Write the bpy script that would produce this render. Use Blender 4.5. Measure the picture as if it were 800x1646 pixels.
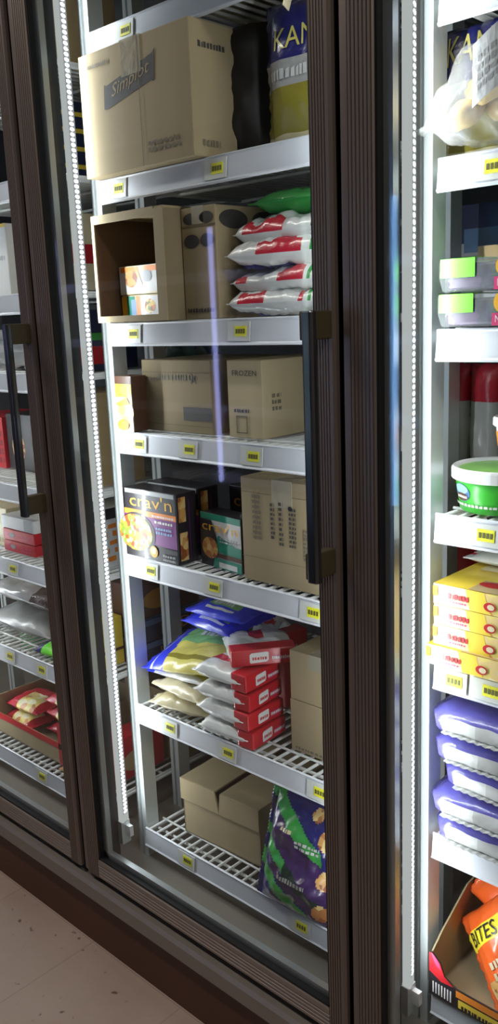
import bpy, math, random
from mathutils import Vector, Matrix, noise

for o in list(bpy.data.objects):
    bpy.data.objects.remove(o, do_unlink=True)
SC = bpy.context.scene
COL = SC.collection

# ------------------------------------------------------------------ camera
cam_data = bpy.data.cameras.new('camera')
cam = bpy.data.objects.new('camera', cam_data)
COL.objects.link(cam)
right = Vector((0.72700, 0.68551, -0.03940))
down = Vector((0.12231, -0.18575, -0.97496))
fwd = Vector((-0.67566, 0.70397, -0.21888))
m = Matrix((( right.x, -down.x, -fwd.x, 0.0),
            ( right.y, -down.y, -fwd.y, -1.0),
            ( right.z, -down.z, -fwd.z, 1.42),
            (0, 0, 0, 1)))
cam.matrix_world = m
cam_data.sensor_fit = 'VERTICAL'
cam_data.sensor_height = 24.0
cam_data.lens = 24.0 * 1396.7 / 1646.0
cam_data.clip_start = 0.01
SC.camera = cam

# ------------------------------------------------------------------ world, exposure
w = bpy.data.worlds.new('world')
SC.world = w
w.use_nodes = True
w.node_tree.nodes['Background'].inputs[0].default_value = (0.75, 0.8, 0.9, 1)
w.node_tree.nodes['Background'].inputs[1].default_value = 0.05
SC.view_settings.view_transform = 'Standard'
SC.view_settings.look = 'None'
SC.view_settings.gamma = 1.0
SC.view_settings.use_curve_mapping = False
SC.view_settings.exposure = 0.0
SC.cycles.use_denoising = True
SC.cycles.max_bounces = 8
SC.cycles.transparent_max_bounces = 16
SC.cycles.caustics_reflective = False
SC.cycles.caustics_refractive = False

LED_POWER = 3.1          # watts of each case lamp
CEIL_EMIT = 2.6          # store ceiling lamps
OPP_EMIT = 12.0           # lamps of the freezer across the aisle

# the store ceiling lamps (area lights set into the ceiling over the aisle)
for i, (lx, ly) in enumerate(((-2.6, -0.9), (0.9, -0.9))):
    ld = bpy.data.lights.new('ceiling_lamp', 'AREA')
    ld.shape = 'RECTANGLE'; ld.size = 1.2; ld.size_y = 0.16
    ld.energy = CEIL_EMIT * 9
    ld.color = (1.0, 0.93, 0.86)
    lo = bpy.data.objects.new('ceiling_lamp', ld)
    lo.location = (lx, ly, 2.97)
    COL.objects.link(lo)

# ------------------------------------------------------------------ materials
M = {}
def nodes(name):
    mt = bpy.data.materials.new(name)
    mt.use_nodes = True
    nt = mt.node_tree
    return mt, nt, nt.nodes['Principled BSDF']

def mat(name, col, rough=0.5, metal=0.0, var=0.12, scale=30.0, bump=0.0, bscale=60.0, spec=0.5, stretch=(1, 1, 1), trans=0.0, coat=0.0):
    """plain procedural surface: colour broken up by noise, optional bump"""
    mt, nt, b = nodes(name)
    tc = nt.nodes.new('ShaderNodeTexCoord')
    mp = nt.nodes.new('ShaderNodeMapping'); mp.inputs['Scale'].default_value = stretch
    nt.links.new(tc.outputs['Object'], mp.inputs['Vector'])
    nz = nt.nodes.new('ShaderNodeTexNoise'); nz.inputs['Scale'].default_value = scale; nz.inputs['Detail'].default_value = 4
    nt.links.new(mp.outputs['Vector'], nz.inputs['Vector'])
    rp = nt.nodes.new('ShaderNodeMapRange')
    rp.inputs['To Min'].default_value = 1 - var; rp.inputs['To Max'].default_value = 1 + var
    nt.links.new(nz.outputs['Fac'], rp.inputs['Value'])
    mx = nt.nodes.new('ShaderNodeVectorMath'); mx.operation = 'SCALE'
    mx.inputs[0].default_value = col
    nt.links.new(rp.outputs['Result'], mx.inputs['Scale'])
    nt.links.new(mx.outputs['Vector'], b.inputs['Base Color'])
    b.inputs['Roughness'].default_value = rough
    b.inputs['Metallic'].default_value = metal
    b.inputs['Specular IOR Level'].default_value = spec
    if coat: b.inputs['Coat Weight'].default_value = coat; b.inputs['Coat Roughness'].default_value = 0.12
    if bump:
        n2 = nt.nodes.new('ShaderNodeTexNoise'); n2.inputs['Scale'].default_value = bscale; n2.inputs['Detail'].default_value = 3
        nt.links.new(mp.outputs['Vector'], n2.inputs['Vector'])
        bp = nt.nodes.new('ShaderNodeBump'); bp.inputs['Strength'].default_value = bump; bp.inputs['Distance'].default_value = 0.004
        nt.links.new(n2.outputs['Fac'], bp.inputs['Height'])
        nt.links.new(bp.outputs['Normal'], b.inputs['Normal'])
    M[name] = mt
    return mt

def emit(name, col, strength):
    mt = bpy.data.materials.new(name); mt.use_nodes = True
    nt = mt.node_tree; nt.nodes.clear()
    e = nt.nodes.new('ShaderNodeEmission'); e.inputs[0].default_value = (*col, 1); e.inputs[1].default_value = strength
    o = nt.nodes.new('ShaderNodeOutputMaterial'); nt.links.new(e.outputs[0], o.inputs[0])
    M[name] = mt

def film(name, col, alpha, rough=0.18):
    """clear plastic film: part transparent, part glossy"""
    mt, nt, b = nodes(name)
    b.inputs['Base Color'].default_value = (*col, 1); b.inputs['Roughness'].default_value = rough
    tc = nt.nodes.new('ShaderNodeTexCoord')
    n2 = nt.nodes.new('ShaderNodeTexNoise'); n2.inputs['Scale'].default_value = 45; nt.links.new(tc.outputs['Object'], n2.inputs['Vector'])
    bp = nt.nodes.new('ShaderNodeBump'); bp.inputs['Strength'].default_value = 0.6; bp.inputs['Distance'].default_value = 0.006
    nt.links.new(n2.outputs['Fac'], bp.inputs['Height']); nt.links.new(bp.outputs['Normal'], b.inputs['Normal'])
    t = nt.nodes.new('ShaderNodeBsdfTransparent'); x = nt.nodes.new('ShaderNodeMixShader'); x.inputs[0].default_value = alpha
    nt.links.new(t.outputs[0], x.inputs[1]); nt.links.new(b.outputs[0], x.inputs[2])
    nt.links.new(x.outputs[0], nt.nodes['Material Output'].inputs[0])
    M[name] = mt

def glass(name):
    mt = bpy.data.materials.new(name); mt.use_nodes = True
    nt = mt.node_tree; nt.nodes.clear()
    lw = nt.nodes.new('ShaderNodeLayerWeight'); lw.inputs[0].default_value = 0.5
    p5 = nt.nodes.new('ShaderNodeMath'); p5.operation = 'POWER'; p5.inputs[1].default_value = 4.0
    nt.links.new(lw.outputs['Facing'], p5.inputs[0])
    ma = nt.nodes.new('ShaderNodeMath'); ma.operation = 'MULTIPLY_ADD'; ma.inputs[1].default_value = 0.9; ma.inputs[2].default_value = 0.045
    nt.links.new(p5.outputs[0], ma.inputs[0])
    t = nt.nodes.new('ShaderNodeBsdfTransparent'); t.inputs[0].default_value = (0.95, 0.97, 0.965, 1)
    g = nt.nodes.new('ShaderNodeBsdfGlossy'); g.inputs['Roughness'].default_value = 0.03
    x = nt.nodes.new('ShaderNodeMixShader')
    nt.links.new(ma.outputs[0], x.inputs[0]); nt.links.new(t.outputs[0], x.inputs[1]); nt.links.new(g.outputs[0], x.inputs[2])
    o = nt.nodes.new('ShaderNodeOutputMaterial'); nt.links.new(x.outputs[0], o.inputs[0])
    M[name] = mt

def food(name, cols, scale=90, rough=0.35):
    """printed food photograph / mixed food: cells in several colours"""
    mt, nt, b = nodes(name)
    tc = nt.nodes.new('ShaderNodeTexCoord')
    v = nt.nodes.new('ShaderNodeTexVoronoi'); v.inputs['Scale'].default_value = scale
    nt.links.new(tc.outputs['Object'], v.inputs['Vector'])
    s = nt.nodes.new('ShaderNodeSeparateColor'); nt.links.new(v.outputs['Color'], s.inputs[0])
    r = nt.nodes.new('ShaderNodeValToRGB'); r.color_ramp.interpolation = 'CONSTANT'
    while len(r.color_ramp.elements) < len(cols): r.color_ramp.elements.new(0.5)
    for i, c in enumerate(cols):
        r.color_ramp.elements[i].position = i / len(cols); r.color_ramp.elements[i].color = (*c, 1)
    nt.links.new(s.outputs[0], r.inputs[0]); nt.links.new(r.outputs[0], b.inputs['Base Color'])
    b.inputs['Roughness'].default_value = rough
    M[name] = mt

def led_mat(name):
    """row of lit LED chips along Z on a pale strip"""
    mt = bpy.data.materials.new(name); mt.use_nodes = True
    nt = mt.node_tree; nt.nodes.clear()
    tc = nt.nodes.new('ShaderNodeTexCoord'); sp = nt.nodes.new('ShaderNodeSeparateXYZ'); nt.links.new(tc.outputs['UV'], sp.inputs[0])
    def mth(op, a, bb):
        n = nt.nodes.new('ShaderNodeMath'); n.operation = op
        for i, q in enumerate((a, bb)):
            if isinstance(q, (int, float)): n.inputs[i].default_value = q
            elif q is not None: nt.links.new(q, n.inputs[i])
        return n.outputs[0]
    fz = mth('SUBTRACT', mth('FRACT', sp.outputs[1], None), 0.5)
    fx = mth('SUBTRACT', sp.outputs[0], 0.5)
    d2 = mth('ADD', mth('MULTIPLY', fz, fz), mth('MULTIPLY', mth('MULTIPLY', fx, fx), 1.3))
    dot = mth('LESS_THAN', d2, 0.13)
    st = mth('MULTIPLY_ADD', dot, 9.0); nt.nodes[-1].inputs[2].default_value = 0.34
    e = nt.nodes.new('ShaderNodeEmission'); e.inputs[0].default_value = (0.93, 0.97, 1.0, 1)
    nt.links.new(st, e.inputs[1])
    o = nt.nodes.new('ShaderNodeOutputMaterial'); nt.links.new(e.outputs[0], o.inputs[0])
    M[name] = mt

def floor_mat():
    mt, nt, b = nodes('floor_vinyl')
    tc = nt.nodes.new('ShaderNodeTexCoord')
    n1 = nt.nodes.new('ShaderNodeTexNoise'); n1.inputs['Scale'].default_value = 3.0; n1.inputs['Detail'].default_value = 6
    n2 = nt.nodes.new('ShaderNodeTexNoise'); n2.inputs['Scale'].default_value = 38.0; n2.inputs['Detail'].default_value = 2
    nt.links.new(tc.outputs['Object'], n1.inputs[0]); nt.links.new(tc.outputs['Object'], n2.inputs[0])
    r = nt.nodes.new('ShaderNodeValToRGB')
    r.color_ramp.elements[0].position = .3; r.color_ramp.elements[0].color = (.42, .315, .255, 1)
    r.color_ramp.elements[1].position = .7; r.color_ramp.elements[1].color = (.52, .40, .33, 1)
    nt.links.new(n1.outputs['Fac'], r.inputs[0])
    r2 = nt.nodes.new('ShaderNodeValToRGB')
    r2.color_ramp.elements[0].position = .27; r2.color_ramp.elements[0].color = (.3, .27, .22, 1)
    r2.color_ramp.elements[1].position = .33; r2.color_ramp.elements[1].color = (1, 1, 1, 1)
    nt.links.new(n2.outputs['Fac'], r2.inputs[0])
    br = nt.nodes.new('ShaderNodeTexBrick'); br.offset = 0.0
    br.inputs['Scale'].default_value = 1.0; br.inputs['Brick Width'].default_value = .305; br.inputs['Row Height'].default_value = .305
    br.inputs['Mortar Size'].default_value = .0016; br.inputs['Color1'].default_value = (1, 1, 1, 1); br.inputs['Color2'].default_value = (.97, .97, .97, 1); br.inputs['Mortar'].default_value = (.8, .78, .75, 1)
    nt.links.new(tc.outputs['Object'], br.inputs[0])
    m1 = nt.nodes.new('ShaderNodeMix'); m1.data_type = 'RGBA'; m1.blend_type = 'MULTIPLY'; m1.inputs[0].default_value = 1
    nt.links.new(r.outputs[0], m1.inputs[6]); nt.links.new(r2.outputs[0], m1.inputs[7])
    m2 = nt.nodes.new('ShaderNodeMix'); m2.data_type = 'RGBA'; m2.blend_type = 'MULTIPLY'; m2.inputs[0].default_value = 1
    nt.links.new(m1.outputs[2], m2.inputs[6]); nt.links.new(br.outputs[0], m2.inputs[7])
    nt.links.new(m2.outputs[2], b.inputs['Base Color'])
    b.inputs['Roughness'].default_value = .5
    M['floor_vinyl'] = mt

floor_mat(); glass('pane_glass'); led_mat('led_chips')
film('clear_film', (.85, .87, .86), .24); film('clear_plastic', (.8, .85, .86), .13, .08); film('tape_film', (.75, .7, .55), .45, .15)
emit('lit_diffuser', (.90, .95, .93), 0.5); emit('led_blue', (.42, .46, 1.0), OPP_EMIT); emit('led_green', (.62, .85, .72), OPP_EMIT * .35); emit('led_azure', (.2, .48, 1.0), OPP_EMIT * 1.2)
mat('bronze', (.215, .170, .145), .38, .45, .10, 40, stretch=(8, 8, .4))
mat('bronze_rail', (.32, .265, .23), .42, .4, .10, 30)
mat('base_metal', (.29, .255, .22), .45, .3, .12, 12)
mat('kick_brown', (.095, .033, .016), .55, 0, .2, 6)
mat('rubber_and_shade_black', (.008, .008, .009), .6)
mat('mullion_black', (.022, .024, .027), .35, .3)
mat('spacer_metal', (.48, .52, .53), .32, .7, .05)
mat('olive_bracket', (.085, .068, .035), .5)
mat('handle_metal', (.16, .17, .19), .16, .9, .05)
mat('steel_post', (.62, .67, .67), .38, .35, .05)
mat('steel_dark', (.02, .022, .025), .6)
mat('case_liner', (.16, .165, .17), .6, .1, .15, 8)
mat('case_floor', (.24, .225, .19), .4, .4, .15, 8)
mat('back_dark', (.035, .038, .045), .8, 0, .3, 3)
mat('wire_white', (.66, .67, .65), .4)
mat('rail_white', (.64, .67, .72), .35, 0, .05)
mat('tag_white', (.62, .64, .60), .4)
mat('tag_yellow', (.80, .78, .03), .5, 0, .15, 300)
mat('tag_ink', (.10, .10, .02), .6)
mat('ceiling_white', (.5, .49, .46), .9)
mat('wall_paint', (.3, .28, .26), .9)
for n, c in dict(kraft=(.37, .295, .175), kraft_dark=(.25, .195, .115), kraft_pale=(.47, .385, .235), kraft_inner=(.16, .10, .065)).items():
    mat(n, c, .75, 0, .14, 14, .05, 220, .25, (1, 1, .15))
mat('kraft_ink', (.05, .047, .042), .7); mat('kraft_ink_soft', (.17, .145, .10), .75); mat('crease', (.17, .125, .07), .8)
for n, c in dict(ink_black=(.012, .011, .014), card_black=(.022, .018, .022), card_purple=(.20, .03, .22), card_orange=(.85, .26, .03), card_gold=(.80, .42, .03),
                 card_white=(.74, .74, .72), card_teal=(.02, .27, .17), card_navy=(.012, .02, .065), card_gold_dim=(.55, .26, .04), card_blue=(.05, .16, .42),
                 card_grey=(.36, .38, .39), card_red=(.55, .015, .025), card_yellow=(.85, .62, .06), card_cream=(.76, .66, .42), card_tan=(.55, .40, .20), card_brown=(.10, .045, .025),
                 card_green=(.06, .36, .05), card_pink=(.62, .05, .16), card_lime=(.18, .80, .05), card_sky=(.26, .42, .68), logo_blue=(.08, .16, .30), dark_red=(.22, .012, .02)).items():
    mat(n, c, .38, 0, .07, 25, coat=.25)
for n, c in dict(bag_white=(.72, .74, .72), bag_red=(.58, .02, .045), bag_blue=(.022, .04, .62), bag_navy=(.016, .018, .13), bag_green=(.04, .32, .06), bag_palegreen=(.22, .50, .20),
                 bag_yellow=(.62, .55, .13), bag_olive=(.24, .21, .025), bag_grey=(.34, .34, .33), bag_cream=(.62, .55, .34), bag_purple=(.10, .09, .36), bag_violet=(.14, .05, .22),
                 bag_orange=(.85, .13, .02), bag_brightyellow=(.88, .72, .04), bag_darkgreen=(.008, .03, .022), bag_brown=(.05, .02, .018), bag_silver=(.55, .56, .55), bag_plum=(.05, .02, .10)).items():
    mat(n, c, .27, 0, .12, 18, .35, 70, coat=.35)
food('food_photo', [(.75, .48, .05), (.62, .20, .03), (.85, .65, .22), (.35, .08, .02), (.80, .72, .45), (.20, .28, .04)], 110)
food('food_warm', [(.60, .33, .10), (.45, .18, .06), (.70, .50, .20), (.30, .09, .03)], 70)
food('food_yellow', [(.85, .70, .20), (.80, .60, .25), (.70, .30, .12), (.88, .80, .55)], 60)
food('mixed_dark', [(.02, .015, .05), (.06, .02, .09), (.015, .05, .03), (.03, .03, .03)], 55)
mat('pastry', (.80, .58, .22), .55, 0, .25, 30, .2, 60)
mat('tub_white', (.80, .81, .80), .3, 0, .03); mat('tub_green', (.05, .42, .04), .3, 0, .08, 12); mat('tub_lid_green', (.28, .62, .14), .3, 0, .1, 12); mat('tub_orange', (.85, .28, .04), .3)
mat('jar_dark', (.22, .16, .16), .15, 0, .2, 20); mat('jar_lid', (.35, .42, .60), .35)

mat('bag_black', (.010, .008, .007), .6, 0, .2, 14, .3, 30)

# ------------------------------------------------------------------ mesh builder
class MB:
    def __init__(s): s.v = []; s.f = []; s.m = []; s.names = []; s.uv = {}
    def mi(s, n):
        if n not in s.names: s.names.append(n)
        return s.names.index(n)
    def face(s, pts, n):
        i = len(s.v); s.v += [tuple(p) for p in pts]; s.f.append(tuple(range(i, i + len(pts)))); s.m.append(s.mi(n))
    def box(s, x0, x1, y0, y1, z0, z1, n, T=None):
        i = len(s.v)
        ps = [(x0, y0, z0), (x1, y0, z0), (x1, y1, z0), (x0, y1, z0), (x0, y0, z1), (x1, y0, z1), (x1, y1, z1), (x0, y1, z1)]
        if T: ps = [tuple(T @ Vector(p)) for p in ps]
        s.v += ps
        k = s.mi(n)
        for q in ((0, 3, 2, 1), (4, 5, 6, 7), (0, 1, 5, 4), (1, 2, 6, 5), (2, 3, 7, 6), (3, 0, 4, 7)):
            s.f.append(tuple(i + a for a in q)); s.m.append(k)
    def extrude(s, prof, d0, d1, n, axis='z'):
        """closed profile (list of 2-D points) swept straight between d0 and d1"""
        def P(a, b, c): return {'z': (a, b, c), 'x': (c, a, b), 'y': (a, c, b)}[axis]
        i = len(s.v); k = s.mi(n); N = len(prof)
        s.v += [P(a, b, d0) for a, b in prof] + [P(a, b, d1) for a, b in prof]
        for j in range(N):
            q = (j + 1) % N
            s.f.append((i + j, i + q, i + N + q, i + N + j)); s.m.append(k)
        s.f.append(tuple(i + j for j in reversed(range(N)))); s.m.append(k)
        s.f.append(tuple(i + N + j for j in range(N))); s.m.append(k)
    def tube(s, p, q, r, n, seg=6):
        p = Vector(p); q = Vector(q); d = (q - p).normalized()
        a = d.orthogonal().normalized(); b = d.cross(a)
        i = len(s.v); k = s.mi(n)
        for e in (p, q):
            for j in range(seg):
                t = 2 * math.pi * j / seg; s.v.append(tuple(e + a * r * math.cos(t) + b * r * math.sin(t)))
        for j in range(seg):
            jj = (j + 1) % seg; s.f.append((i + j, i + jj, i + seg + jj, i + seg + j)); s.m.append(k)
        s.f.append(tuple(i + j for j in reversed(range(seg)))); s.m.append(k)
        s.f.append(tuple(i + seg + j for j in range(seg))); s.m.append(k)
    def lathe(s, prof, nfn, seg=40, c=(0, 0)):
        """prof: list of (radius, z); nfn(j) names the material of band j"""
        i = len(s.v); N = len(prof)
        for r, z in prof:
            for j in range(seg):
                t = 2 * math.pi * j / seg; s.v.append((c[0] + r * math.cos(t), c[1] + r * math.sin(t), z))
        for a in range(N - 1):
            for j in range(seg):
                jj = (j + 1) % seg
                s.f.append((i + a * seg + j, i + a * seg + jj, i + (a + 1) * seg + jj, i + (a + 1) * seg + j)); s.m.append(s.mi(nfn(a) if callable(nfn) else nfn))
        s.f.append(tuple(i + j for j in reversed(range(seg)))); s.m.append(s.mi(nfn(0) if callable(nfn) else nfn))
        s.f.append(tuple(i + (N - 1) * seg + j for j in range(seg))); s.m.append(s.mi(nfn(N - 2) if callable(nfn) else nfn))
    def blob(s, c, r, n, seed=0, amp=.15, seg=14, rings=9):
        i = len(s.v); k = s.mi(n)
        for a in range(rings + 1):
            th = math.pi * a / rings
            for j in range(seg):
                ph = 2 * math.pi * j / seg
                d = Vector((math.sin(th) * math.cos(ph), math.sin(th) * math.sin(ph), math.cos(th)))
                f = 1 + amp * noise.noise(d * 2.1 + Vector((seed * 3.7, 0, 0)))
                s.v.append((c[0] + d.x * r[0] * f, c[1] + d.y * r[1] * f, c[2] + d.z * r[2] * f))
        for a in range(rings):
            for j in range(seg):
                jj = (j + 1) % seg; s.f.append((i + a * seg + j, i + (a + 1) * seg + j, i + (a + 1) * seg + jj, i + a * seg + jj)); s.m.append(k)
    def build(s, name, parent=None, loc=(0, 0, 0), rot=(0, 0, 0), smooth=False, bevel=0.0, angle=None):
        me = bpy.data.meshes.new(name)
        me.from_pydata(s.v, [], s.f)
        for n in s.names: me.materials.append(M[n])
        me.polygons.foreach_set('material_index', s.m)
        if smooth: me.polygons.foreach_set('use_smooth', [True] * len(s.f))
        me.update()
        o = bpy.data.objects.new(name, me); COL.objects.link(o)
        o.location = loc; o.rotation_euler = rot
        if parent: o.parent = parent
        if bevel:
            bv = o.modifiers.new('bevel', 'BEVEL'); bv.width = bevel; bv.segments = 2; bv.limit_method = 'ANGLE'; bv.angle_limit = math.radians(40)
        return o

def tag(o, label, cat, group=None, kind=None):
    o['label'] = label; o['category'] = cat
    if group: o['group'] = group
    if kind: o['kind'] = kind
    return o
def thing(name, label, cat, loc=(0, 0, 0), rz=0, group=None):
    o = bpy.data.objects.new(name, None); COL.objects.link(o); o.empty_display_size = .05
    o.location = loc; o.rotation_euler = (0, 0, rz)
    return tag(o, label, cat, group)
def structure(o, label=None, cat=None):
    o['kind'] = 'structure'
    if label: o['label'] = label; o['category'] = cat
    return o

_txt = {}
def text_polys(st):
    """flat lettering as unit-width polygons"""
    if st in _txt: return _txt[st]
    cu = bpy.data.curves.new('lettering', 'FONT'); cu.body = st; cu.resolution_u = 2
    ob = bpy.data.objects.new('lettering', cu); COL.objects.link(ob)
    dg = bpy.context.evaluated_depsgraph_get(); dg.update()
    me = bpy.data.meshes.new_from_object(ob.evaluated_get(dg))
    vs = [v.co.copy() for v in me.vertices]; fs = [tuple(p.vertices) for p in me.polygons]
    bpy.data.objects.remove(ob); bpy.data.curves.remove(cu); bpy.data.meshes.remove(me)
    x0 = min(v.x for v in vs); x1 = max(v.x for v in vs); y0 = min(v.y for v in vs); y1 = max(v.y for v in vs)
    r = ([((v.x - x0) / (x1 - x0), (v.y - y0) / (y1 - y0)) for v in vs], fs)
    _txt[st] = r
    return r

class Panel:
    """a face with its own u,v (0..1) to print on; each print sits a hair above the last"""
    def __init__(s, mb, P): s.mb = mb; s.P = P; s.e = .0006
    def _poly(s, pts, fs, n):
        i = len(s.mb.v); k = s.mb.mi(n); s.mb.v += [tuple(s.P(u, v, s.e)) for u, v in pts]
        for f in fs: s.mb.f.append(tuple(i + a for a in f)); s.mb.m.append(k)
    def nxt(s): s.e += .0003
    def rect(s, u0, v0, u1, v1, n, sub=1):
        pts = [(u0 + (u1 - u0) * a / sub, v0 + (v1 - v0) * b / sub) for b in range(sub + 1) for a in range(sub + 1)]
        fs = [(b * (sub + 1) + a, b * (sub + 1) + a + 1, (b + 1) * (sub + 1) + a + 1, (b + 1) * (sub + 1) + a) for b in range(sub) for a in range(sub)]
        s._poly(pts, fs, n); s.nxt()
    def poly(s, pts, n): s._poly(pts, [tuple(range(len(pts)))], n); s.nxt()
    def ell(s, u, v, ru, rv, n, a0=0, a1=360, k=28):
        pts = [(u + ru * math.cos(math.radians(a0 + (a1 - a0) * i / k)), v + rv * math.sin(math.radians(a0 + (a1 - a0) * i / k))) for i in range(k)]
        s.poly(pts, n)
    def text(s, st, u0, v0, u1, v1, n, slant=0.0, rise=0.0):
        vs, fs = text_polys(st)
        s._poly([(u0 + (u1 - u0) * (x + slant * y), v0 + (v1 - v0) * y + rise * x) for x, y in vs], fs, n); s.nxt()
    def scrawl(s, u0, v0, u1, v1, n, k=8, seed=1, rows=1):
        """unreadable small print: short strokes"""
        rd = random.Random(seed)
        for r in range(rows):
            h = (v1 - v0) / rows; a = u0
            while a < u1:
                wd = (u1 - u0) / k * rd.uniform(.5, 1.1)
                b = v0 + h * r; s._poly([(a, b), (min(a + wd * .7, u1), b), (min(a + wd * .7, u1), b + h * .62), (a, b + h * rd.uniform(.45, .7))], [(0, 1, 2, 3)], n)
                a += wd
        s.nxt()

def faces_of(mb, w, d, h):
    """printable sides of a carton centred on x,y and standing on z = 0"""
    F = {}
    F['front'] = Panel(mb, lambda u, v, e: (-w / 2 + w * u, -d / 2 - e, h * v))
    F['right'] = Panel(mb, lambda u, v, e: (w / 2 + e, -d / 2 + d * u, h * v))
    F['top'] = Panel(mb, lambda u, v, e: (-w / 2 + w * u, -d / 2 + d * v, h + e))
    F['left'] = Panel(mb, lambda u, v, e: (-w / 2 - e, d / 2 - d * u, h * v))
    return F

def carton(name, label, cat, x0, x1, y0, y1, z0, z1, base, prints=None, rz=0, group=None, bevel=.0018, parent=None):
    w_, d_, h_ = x1 - x0, y1 - y0, z1 - z0
    mb = MB(); mb.box(-w_ / 2, w_ / 2, -d_ / 2, d_ / 2, 0, h_, base)
    o = mb.build(name, None, ((x0 + x1) / 2, (y0 + y1) / 2, z0), (0, 0, rz), bevel=bevel)
    if prints:
        p = MB(); prints(faces_of(p, w_, d_, h_), p)
        if p.f:
            # the printing belongs to the carton's own mesh
            me = o.data; off = len(me.vertices)
            vs = [tuple(v.co) for v in me.vertices] + p.v
            fs = [tuple(q.vertices) for q in me.polygons] + [tuple(a + off for a in f) for f in p.f]
            mi = [0] * len(me.polygons)
            for n in p.names: me.materials.append(M[n])
            mi += [1 + a for a in p.m]
            me.clear_geometry(); me.from_pydata(vs, [], fs); me.polygons.foreach_set('material_index', mi); me.update()
    return tag(o, label, cat, group)

def tape(parent, w_, d_, h_, x=0.0, wd=.048, drop=.05, m_='tape_film'):
    mb = MB(); e = .0012
    mb.box(x - wd / 2, x + wd / 2, -d_ / 2 - e, d_ / 2, h_, h_ + e, m_)
    mb.box(x - wd / 2, x + wd / 2, -d_ / 2 - e, -d_ / 2, h_ - drop, h_ + e, m_)
    return mb.build('packing_tape', parent)

def pillow(mb, w, d, h, matfn, seed=0, nu=34, nv=22, seal=.07, wr=.06, px=3.0, droop=0.0, zig=True):
    """sealed film bag lying flat, ends crimped along x; matfn(u, v, top) names the film colour. Returns the top surface."""
    def prof(u, v):
        if u < seal or u > 1 - seal: return .035
        uu = abs(2 * (u - seal) / (1 - 2 * seal) - 1); vv = abs(2 * v - 1)
        return max(.035, ((1 - uu ** px) * (1 - vv ** px)) ** .55)
    def P(u, v, top, e=0.0):
        p = prof(u, v)
        n1 = noise.noise(Vector((u * w * 22 + seed * 7.1, v * d * 22, seed * 1.3 + (5 if top else 0))))
        n2 = noise.noise(Vector((u * w * 60 + seed * 3.1, v * d * 60, seed + (9 if top else 0))))
        z = h / 2 + (1 if top else -.92) * (h / 2 * p) * (1 + wr * 2.2 * n1 + wr * n2)
        x = (u - .5) * w; y = (v - .5) * d * (1 - .05 * (1 - p) * 0)
        # crimped ends curl and spread a little
        if u < seal or u > 1 - seal:
            z += .12 * h * noise.noise(Vector((v * 6 + seed, u * 3, 2)))
            if zig: x += (1 if u > .5 else -1) * (.0015 if int(v * nv) % 2 else -.0015)
        y += .012 * d * noise.noise(Vector((u * 5 + seed, v * 2, 4))) * (1 if abs(2 * v - 1) > .6 else 0)
        z += droop * (abs(u - .5) ** 2) * -4 * h
        return (x, y, max(z, 0) + (e if top else 0))
    base = len(mb.v)
    for top in (True, False):
        for b in range(nv + 1):
            for a in range(nu + 1): mb.v.append(P(a / nu, b / nv, top))
    S = (nu + 1) * (nv + 1)
    for t, top in enumerate((True, False)):
        for b in range(nv):
            for a in range(nu):
                i = base + t * S + b * (nu + 1) + a
                q = (i, i + 1, i + nu + 2, i + nu + 1)
                mb.f.append(q if top else q[::-1]); mb.m.append(mb.mi(matfn((a + .5) / nu, (b + .5) / nv, top)))
    for a in range(nu):     # long edges
        for b in (0, nv):
            i = base + b * (nu + 1) + a
            q = (i, i + 1, i + 1 + S, i + S); mb.f.append(q[::-1] if b == 0 else q); mb.m.append(mb.mi(matfn((a + .5) / nu, b / nv, True)))
    for b in range(nv):
        for a in (0, nu):
            i = base + b * (nu + 1) + a
            q = (i, i + nu + 1, i + nu + 1 + S, i + S); mb.f.append(q if a == 0 else q[::-1]); mb.m.append(mb.mi(matfn(a / nu, (b + .5) / nv, True)))
    return Panel(mb, lambda u, v, e: P(u, v, True, .0012 + e))

def bag(name, label, cat, size, loc, rot, matfn, seed=0, group=None, prints=None, **k):
    mb = MB(); S = pillow(mb, *size, matfn, seed, **k)
    if prints: prints(S)
    o = mb.build(name, None, loc, rot, smooth=True)
    return tag(o, label, cat, group)

# ------------------------------------------------------------------ the setting
mb = MB(); mb.box(-5.2, 2.2, -2.9, 1.0, -.05, 0, 'floor_vinyl'); structure(mb.build('floor'))
mb = MB(); mb.box(-5.2, 2.2, -2.9, 1.0, 3.0, 3.05, 'ceiling_white'); structure(mb.build('ceiling'))
mb = MB(); mb.box(-5.2, 2.2, 1.0, 1.05, 0, 3.0, 'wall_paint'); structure(mb.build('wall_back'))
mb = MB(); mb.box(-5.2, 2.2, -2.95, -2.9, 0, 3.0, 'wall_paint'); structure(mb.build('wall_front'))
mb = MB(); mb.box(-5.25, -5.2, -2.95, 1.05, 0, 3.0, 'wall_paint'); structure(mb.build('wall_left'))
mb = MB(); mb.box(2.2, 2.25, -2.95, 1.05, 0, 3.0, 'wall_paint'); structure(mb.build('wall_right'))

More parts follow.
